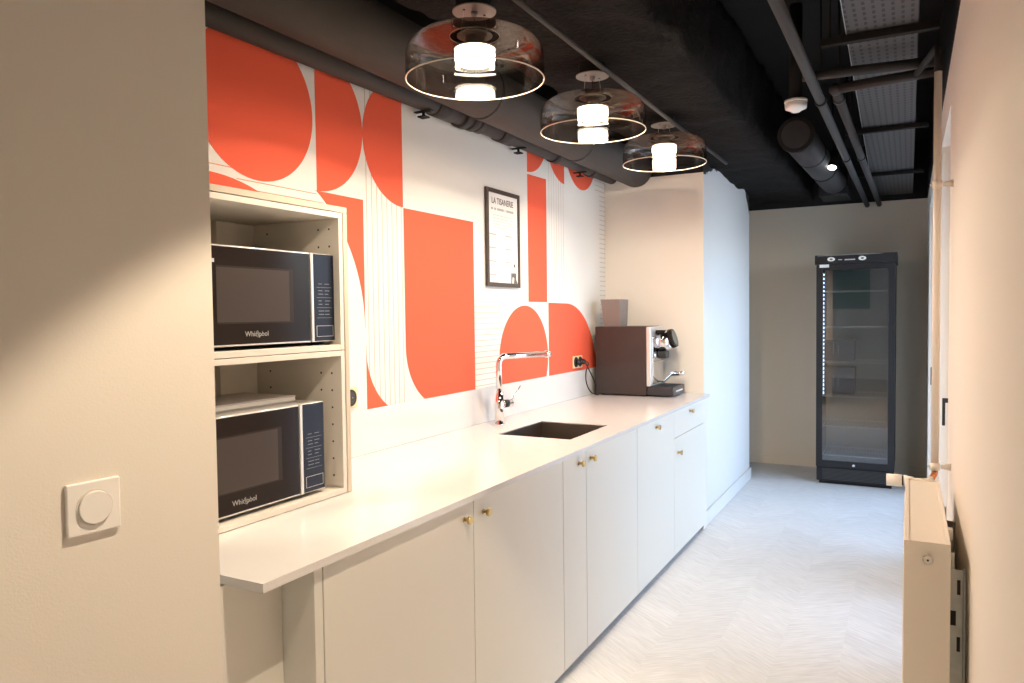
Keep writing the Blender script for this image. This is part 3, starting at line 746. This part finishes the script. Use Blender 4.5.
# perforated cable tray
b = B()
def tr(y): return -.205-(y-2.6)*.0165
Y0, Y1 = -3.0, BY-.02; zz = 2.535
b.prism([(tr(Y0), Y0, zz), (.022, Y0, zz), (.022, Y1, zz), (tr(Y1), Y1, zz)], (0, 0, .003), 'perf')
e = empty('cable_tray', (-.1, 2.6, zz), 'dark grey perforated cable tray along the ceiling by the right wall', 'cable tray')
for f in b.bm.faces: f.material_index = 0
b.done('perforated_floor', e)
b = B(); b.prism([(tr(Y0), Y0, zz), (tr(Y0)-.003, Y0, zz), (tr(Y1)-.003, Y1, zz), (tr(Y1), Y1, zz)], (0, 0, .055), 'galv'); b.done('side_flange', e)
b = B(); b.box((.0225, Y0, zz), (.0255, Y1, zz+.055), 'darkpipe'); b.done('side_flange', e)
for i, y in enumerate((1.9, 3.12, 4.75, 6.3)):
    b = B(); b.box((tr(y)-.09, y-.016, zz-.030), (.09, y+.016, zz-.003), 'black', .002); 
    b.cyl((tr(y)-.06, y, zz-.003), (tr(y)-.06, y, H0-.01), .005, 'black', seg=8); b.done('support_channel', e)
# vents duct at right
e = empty('spiral_duct', (-.60, 4.75, 2.50), 'short round black duct hanging near the smoke detector', 'duct')
b = B(); b.tube([(-.595, 4.72, 2.535), (-.545, 6.6, 2.535)], .095, 'darkpipe', seg=32); b.done('tube', e)
b = B(); b.cyl((-.5955, 4.70, 2.535), (-.595, 4.745, 2.535), .103, 'black', seg=32); b.cyl((-.5955, 4.695, 2.535), (-.5955, 4.70, 2.535), .08, 'darkpipe', seg=32); b.done('end_cap', e)
for y in (5.3, 5.9):
    b = B(); b.cyl((-.595+(y-4.72)*.0266, y-.012, 2.535), (-.594+(y-4.72)*.0266, y+.012, 2.535), .099, 'black', seg=32); b.done('seam', e)
b = B(); b.box((-.66, 6.6, 2.43), (-.44, 7.0, 2.66), 'black', .008); b.done('end_box', e)
b = B(); b.cyl((-.55, 6.8, 2.66), (-.55, 6.8, H0-.01), .008, 'black', seg=8); b.done('hanger_rod', e)
# corridor spotlight
def spot(loc, label, aim=(0, 0, -1), energy=0, size=.9, blend=.3, col=(1, .80, .58), glow='spotled', soft=.02):
    e = empty('ceiling_spotlight', loc, label, 'spotlight', 'black ceiling spotlights')
    l = Vector(loc); d = Vector(aim).normalized()
    b = B(); b.cyl(l-d*.02, l-d*.12, .034, 'black', seg=28); b.cyl(l-d*.021, l, .036, 'black', r2=.036, seg=28); b.done('housing', e)
    b = B(); b.cyl(l, l+d*.0015, .027, glow, seg=28); b.done('lens', e)
    b = B(); b.cyl(l-d*.10, (l.x, l.y, H0), .007, 'black', seg=10); b.done('stem', e)
    if energy:
        L = bpy.data.lights.new('beam', 'SPOT'); L.energy = energy; L.spot_size = size; L.spot_blend = blend; L.color = col; L.shadow_soft_size = soft*.6
        o = bpy.data.objects.new('beam', L); C.objects.link(o); o.parent = e; o.location = d*.01; o.rotation_euler = d.to_track_quat('-Z', 'Y').to_euler()
    return e
WARM = (1, .80, .58)
spot((-.40, 1.08, 2.52), 'black ceiling spotlight over the near worktop end, beyond the top edge', (0, 0, -1), 118, math.radians(80), .18, WARM)
spot((-.45, 2.12, 2.52), 'added unseen fill spotlight above the corridor, warming the wall at the far worktop end', (-1.15, 2.9, -1.15), 95, math.radians(52), .5, WARM)  # added lamp out of view, brightens the wall past the worktop
spot((-.35, .95, 2.55), 'added unseen fill spotlight aimed at the microwave shelf cabinet', (-1.4, .82, -1.38), 75, math.radians(36), .5, WARM)  # added lamp, lights up the inside of the shelf cabinet
spot((-.47, 5.55, 2.47), 'small lit spotlight hanging beside the round black duct', (-.1, -.45, -1), 10, math.radians(80), .3, (1, .9, .78))
spot((-.45, -1.0, 2.5), 'added unseen fill spotlight behind the camera for the near right wall', (0, 0, -1), 24, math.radians(120), .8, WARM)  # unseen lamp added as warm fill on the right wall
spot((-2.6, -2.2, 2.5), 'added unseen fill spotlight over the room far behind the camera', (0, 0, -1), 130, math.radians(120), .5, WARM)  # unseen lamp added for ambient light in the room behind
# smoke detector
e = empty('smoke_detector', (-.505, 3.955, 2.5), 'white round smoke detector on the black ceiling', 'smoke detector')
b = B(); x, y, z = -.500, 3.955, 2.478
b.lathe([(0, 0), (.018, .001), (.030, .010), (.050, .018), (.052, .040), (.048, .048), (0, .048)], (x, y, z), 'plasticw', 40); b.done('head', e)
b = B(); b.cyl((x, y, z+.048), (x, y, z+.060), .054, 'plasticw', seg=40); b.cyl((x, y, z+.06), (x, y, H0), .03, 'black', seg=20); b.done('base', e)

# ------------------------------------------------------------------ fridge
e = empty('drinks_fridge', (-.40, 7.2, 0), 'tall black glass-door drinks fridge against the grey end wall', 'fridge')
fx0, fx1, fy0, fy1, fz = -.702, -.098, 6.885, 7.45, 1.968
b = B(); t = .035
b.box((fx0, fy0+.03, .16), (fx0+t, fy1, fz-.08), 'fridge', .004); b.box((fx1-t, fy0+.03, .16), (fx1, fy1, fz-.08), 'fridge', .004)
b.box((fx0+t, fy1-t, .16), (fx1-t, fy1, fz-.08), 'fridgein'); b.box((fx0+t, fy0+.03, .16), (fx1-t, fy1-t, .20), 'fridgein')
b.done('cabinet_body', e)
b = B(); b.box((fx0+t, fy0+.035, fz-.115), (fx1-t, fy1-t, fz-.081), 'fridgein'); b.done('inner_top', e)
b = B(); b.box((fx0-.012, fy0-.008, fz-.080), (fx1+.012, fy1, fz), 'fridge', .004)
b.box((fx0+.01, fy0-.0095, fz-.006), (fx1-.1, fy0-.007, fz-.003), 'wire'); hd = b.done('header', e)
for xx in (-.585, -.345):
    k = B(); k.cyl((xx, fy0-.008, fz-.038), (xx, fy0-.013, fz-.038), .022, 'plasticw', seg=28); k.cyl((xx, fy0-.013, fz-.038), (xx, fy0-.015, fz-.038), .009, 'ink', seg=20)
    for v in k.bm.verts: v.co.x = xx+(v.co.x-xx)*1.35; v.co.z = fz-.038+(v.co.z-(fz-.038))*.8
    k.done('round_badge', hd)
k = B(); k.box((-.53, fy0-.0088, fz-.047), (-.50, fy0-.0078, fz-.041), 'mark'); k.box((-.48, fy0-.0088, fz-.050), (-.40, fy0-.0078, fz-.041), 'mark'); k.done('header_marks', hd)
b = B(); w = .050; dz0, dz1 = .155, fz-.083
O_ = [(fx0, dz0), (fx1, dz0), (fx1, dz1), (fx0, dz1)]; I_ = [(fx0+w, dz0+.055), (fx1-w, dz0+.055), (fx1-w, dz1-.045), (fx0+w, dz1-.045)]
for i in range(4):
    j = (i+1) % 4; b.prism([(O_[i][0], fy0, O_[i][1]), (O_[j][0], fy0, O_[j][1]), (I_[j][0], fy0, I_[j][1]), (I_[i][0], fy0, I_[i][1])], (0, .028, 0), 'fridge')
d = b.done('door', e)
b = B(); b.box((fx0+w-.003, fy0+.008, dz0+.052), (fx1-w+.003, fy0+.013, dz1-.042), 'fglass'); b.done('glass', d)
b = B(); b.cyl((-.405, fy0-.003, dz0+.026), (-.405, fy0, dz0+.026), .011, 'chrome', seg=20); b.done('lock', d)
b = B(); b.box((fx0+.025, fy0-.0015, 1.862), (fx0+.10, fy0-.0003, 1.888), 'paper'); b.done('sticker', d)
b = B(); b.box((fx0+.003, fy0+.02, .03), (fx1-.003, fy0+.05, .15), 'fridge', .003)
for i in range(9): b.box((fx0+.05, fy0+.0165, .045+i*.011), (fx1-.05, fy0+.0195, .049+i*.011), 'shadowgap')
b.done('vent_grille', e)
b = B(); b.box((fx0+.02, fy0+.06, 0), (fx1-.02, fy1-.03, .158), 'fridge'); b.done('base', e)
SH = (1.66, 1.35, 1.05, .76, .50, .25)
for z in SH:
    b = B(); b.box((fx0+t+.004, fy0+.05, z-.005), (fx1-t-.004, fy0+.058, z+.004), 'wire')
    b.box((fx0+t+.004, fy1-t-.03, z-.005), (fx1-t-.004, fy1-t-.022, z+.004), 'wire')
    for i in range(22):
        xx = fx0+t+.012+i*(fx1-fx0-2*t-.024)/21; b.box((xx-.0016, fy0+.058, z-.002), (xx+.0016, fy1-t-.03, z+.001), 'wire')
    b.done('wire_shelf', e)
b = B(); 
for i in range(30): b.box((fx0+.053, fy0+.034, .78+i*.035), (fx0+.060, fy0+.040, .797+i*.035), 'coldled')
b.done('led_strip', e)
def carton(z, label, h=.255):
    e2 = empty('drinks_carton', (-.545, 7.15, z), label, 'carton', 'navy cartons in the fridge')
    b = B(); b.box((-.655, 7.08, z+.0045), (-.41, 7.30, z+h), 'blue', .004); b.done('box', e2)
    b = B()
    for i, xx in enumerate((-.585, -.545)): b.box((xx, 7.0785, z+.06), (xx+.006, 7.0798, z+.17-.03*i), 'markdim')
    b.done('print_marks', e2)
carton(1.054, 'dark navy carton on the third fridge shelf from the top', .185); carton(.764, 'dark navy carton on the fourth fridge shelf, below the other carton', .235)

# ------------------------------------------------------------------ radiator, riser
ry0, ry1, rx0, rx1, rz0, rz1 = 2.165, 2.965, -.006, .097, .13, .90
e = empty('radiator', (.045, (ry0+ry1)/2, rz0), 'cream panel radiator on the right wall in the foreground', 'radiator')
b = B(); b.box((rx0, ry0+.002, rz0), (rx0+.012, ry1-.002, rz1-.004), 'rad', .003)
n = 20
for i in range(n):
    y = ry0+.03+(ry1-ry0-.06)*i/(n-1); b.box((rx0-.0035, y-.010, rz0+.03), (rx0+.002, y+.010, rz1-.04), 'rad', .003)
b.done('front_panel', e)
b = B(); b.box((rx1-.012, ry0+.004, rz0), (rx1, ry1-.004, rz1-.006), 'rad', .003); b.done('rear_panel', e)
b = B(); b.box((rx0+.013, ry0+.02, rz0+.02), (rx1-.013, ry1-.02, rz1-.03), 'rad'); b.done('convector_core', e)
b = B(); b.box((rx0-.001, ry0, rz0+.01), (rx1+.001, ry0+.003, rz1-.002), 'rad', .001); sp_ = b.done('side_cover', e)
b = B(); b.cyl((.047, ry0, .858), (.047, ry0-.004, .858), .0125, 'galv', seg=32); b.cyl((.047, ry0-.004, .858), (.047, ry0-.007, .858), .010, 'rad', seg=6); b.cyl((.047, ry0-.007, .858), (.047, ry0-.0078, .858), .003, 'shadowgap', seg=6); b.done('air_vent_plug', sp_)
b = B(); b.box((rx1-.012, ry1-.0025, rz0+.01), (rx1+.001, ry1, rz1-.002), 'rad', .001); b.box((rx0-.001, ry1-.0025, rz0+.01), (rx1-.0125, ry1, rz1-.002), 'rad', .001); b.done('side_cover', e)
b = B(); fr = .010
b.box((rx0-.001, ry0, rz1-.003), (rx0+fr, ry1, rz1+.003), 'rad', .001); b.box((rx1-fr, ry0, rz1-.003), (rx1+.001, ry1, rz1+.003), 'rad', .001)
b.box((rx0+fr, ry0, rz1-.003), (rx1-fr, ry0+.008, rz1+.003), 'rad', .001); b.box((rx0+fr, ry1-.008, rz1-.003), (rx1-fr, ry1, rz1+.003), 'rad', .001)
b.box((rx0+fr, ry0+.008, rz1-.008), (rx1-fr, ry1-.008, rz1-.002), 'rad')
n = 90
b.done('top_grille', e)
for y in (2.30, 2.83):
    b = B(); b.box((rx1+.005, y, .20), (rx1+.036, y+.003, .80), 'galv', .001)
    b.box((rx1+.036, y-.014, .20), (RX-.0005, y+.018, .80), 'galv', .001)
    b.box((rx1+.002, y-.004, .795), (rx1+.016, y+.002, .845), 'galv', .001); b.cyl((rx1+.012, y-.010, .80), (rx1+.012, y+.002, .80), .006, 'galv', seg=14)
    for z, x0_, x1_ in ((.755, .022, .030), (.67, .006, .020), (.60, .022, .030), (.45, .006, .020)): b.box((rx1+x0_, y-.0006, z-.022), (rx1+x1_, y+.0001, z+.018), 'shadowgap')
    b.done('wall_bracket', e)
b = B(); b.box((rx1+.004, 2.44, .84), (rx1+.018, 2.47, .87), 'plasticw', .002); b.done('hanging_clip', e)
# thermostatic valve at the far end
b = B(); b.cyl((.02, 2.995, .888), (.055, 2.995, .888), .012, 'rad'); b.cyl((.035, 2.966, .888), (.035, 2.995, .888), .010, 'rad'); b.tube([(.035, 2.995, .888), (.06, 3.02, .888), (.0755, 3.065, .888)], .009, 'rad'); b.done('valve_body', e)
b = B(); b.cyl((-.068, 2.995, .886), (-.018, 2.995, .887), .0215, 'plasticw', seg=28); b.cyl((-.0185, 2.995, .887), (-.0125, 2.995, .887), .018, 'rubber', seg=28); b.cyl((-.0125, 2.995, .887), (.02, 2.995, .888), .021, 'plasticw', r2=.014, seg=28); b.done('thermostatic_head', e)
# riser
e = empty('heating_riser', (.0885, 3.16, .88), 'upright cream heating pipe clamped to the right wall past the radiator', 'pipe')
RXX, RYY = .0885, 3.16
b = B(); b.tube([(RXX, RYY, .902), (RXX, RYY, 2.362)], .0130, 'rad', seg=24); b.done('pipe_run', e)
b = B(); b.tube(bez([(RXX, RYY, 2.362), (RXX, RYY, 2.456), (.02, 3.5, 2.458)], 6, .03), .0127, 'black', seg=20); b.done('black_upper_pipe', e)
b = B(); b.tube(bez([(RXX, RYY, .902), (RXX, RYY, .888), (RXX-.012, RYY-.09, .888)], 6, .02), .0105, 'copper', seg=18); b.done('copper_elbow', e)
for z in (1.955, .916):
    b = B(); b.cyl((RXX, RYY, z-.013), (RXX, RYY, z+.013), .0165, 'rad', seg=24); b.cyl((RXX+.019, RYY, z), (RX-.0005, RYY, z), .007, 'rad', r2=.014, seg=16); b.cyl((RXX-.024, RYY, z), (RXX-.018, RYY, z), .005, 'galv', seg=10); b.done('wall_clip', e)

# picture on the wall behind the camera, seen only as a reflection in the fridge door
e = empty('landscape_picture', (-1.15, -3.98, 1.5), 'large green landscape picture on the wall behind the camera', 'picture')
b = B(); b.box((-1.85, -3.995, 1.52), (-.74, -3.97, 2.40), 'green'); b.done('canvas', e)

# ------------------------------------------------------------------ camera
V = (745.935, 4.89096311e-01, 3.69583596e-02, -1.20371425e-02)
cy_, sy_ = math.cos(V[1]), math.sin(V[1]); cp, sp2 = math.cos(V[2]), math.sin(V[2]); cr_, sr_ = math.cos(V[3]), math.sin(V[3])
f = Vector((-sy_*cp, cy_*cp, -sp2)); rt = Vector((cy_, sy_, 0)); up = rt.cross(f)
rt2 = rt*cr_+up*sr_; up2 = -rt*sr_+up*cr_
cam = bpy.data.cameras.new('camera'); cam.sensor_width = 36; cam.sensor_fit = 'HORIZONTAL'; cam.lens = V[0]*36/1024; cam.clip_start = .01; cam.clip_end = 200
co = bpy.data.objects.new('camera', cam); C.objects.link(co)
mw = Matrix((rt2, up2, -f)).transposed().to_4x4(); mw.translation = (0, 0, 1.5); co.matrix_world = mw
bpy.context.scene.camera = co

# ------------------------------------------------------------------ light and colour
w = bpy.data.worlds.new('sky'); bpy.context.scene.world = w; w.use_nodes = True; nt = w.node_tree
bg = nt.nodes['Background']; sky = nt.nodes.new('ShaderNodeTexSky'); sky.sky_type = 'NISHITA'
sky.sun_disc = False; sky.sun_elevation = math.radians(40); sky.sun_rotation = math.radians(200); sky.air_density = 1.0; sky.dust_density = 3.0
mx = nt.nodes.new('ShaderNodeMix'); mx.data_type = 'RGBA'; mx.inputs['Factor'].default_value = .75; mx.inputs['B'].default_value = (.68, .82, 1.0, 1)
nt.links.new(sky.outputs[0], mx.inputs['A']); nt.links.new(mx.outputs['Result'], bg.inputs['Color']); bg.inputs['Strength'].default_value = 5.7
for wdw in (W1, W2):
    L = bpy.data.lights.new('window_portal', 'AREA'); L.shape = 'RECTANGLE'; L.size = wdw[1]-wdw[0]; L.size_y = WZ[1]-WZ[0]; L.cycles.is_portal = True
    o = bpy.data.objects.new('window_portal', L); C.objects.link(o); o.location = (RX+.27, (wdw[0]+wdw[1])/2, (WZ[0]+WZ[1])/2)
    mm = Matrix(((0, 0, 1), (1, 0, 0), (0, 1, 0))).to_4x4()  # local x->Y, y->Z, z->X (light shines along -z = -X)
    mm.translation = o.location; o.matrix_world = mm
s = bpy.context.scene
s.view_settings.view_transform = 'Standard'; s.view_settings.look = 'None'; s.view_settings.gamma = 1; s.view_settings.exposure = -0.12; s.view_settings.use_curve_mapping = False
s.cycles.use_denoising = True; s.cycles.max_bounces = 10; s.cycles.diffuse_bounces = 6; s.cycles.transparent_max_bounces = 16; s.cycles.caustics_reflective = False; s.cycles.caustics_refractive = False
s.cycles.sample_clamp_indirect = 8
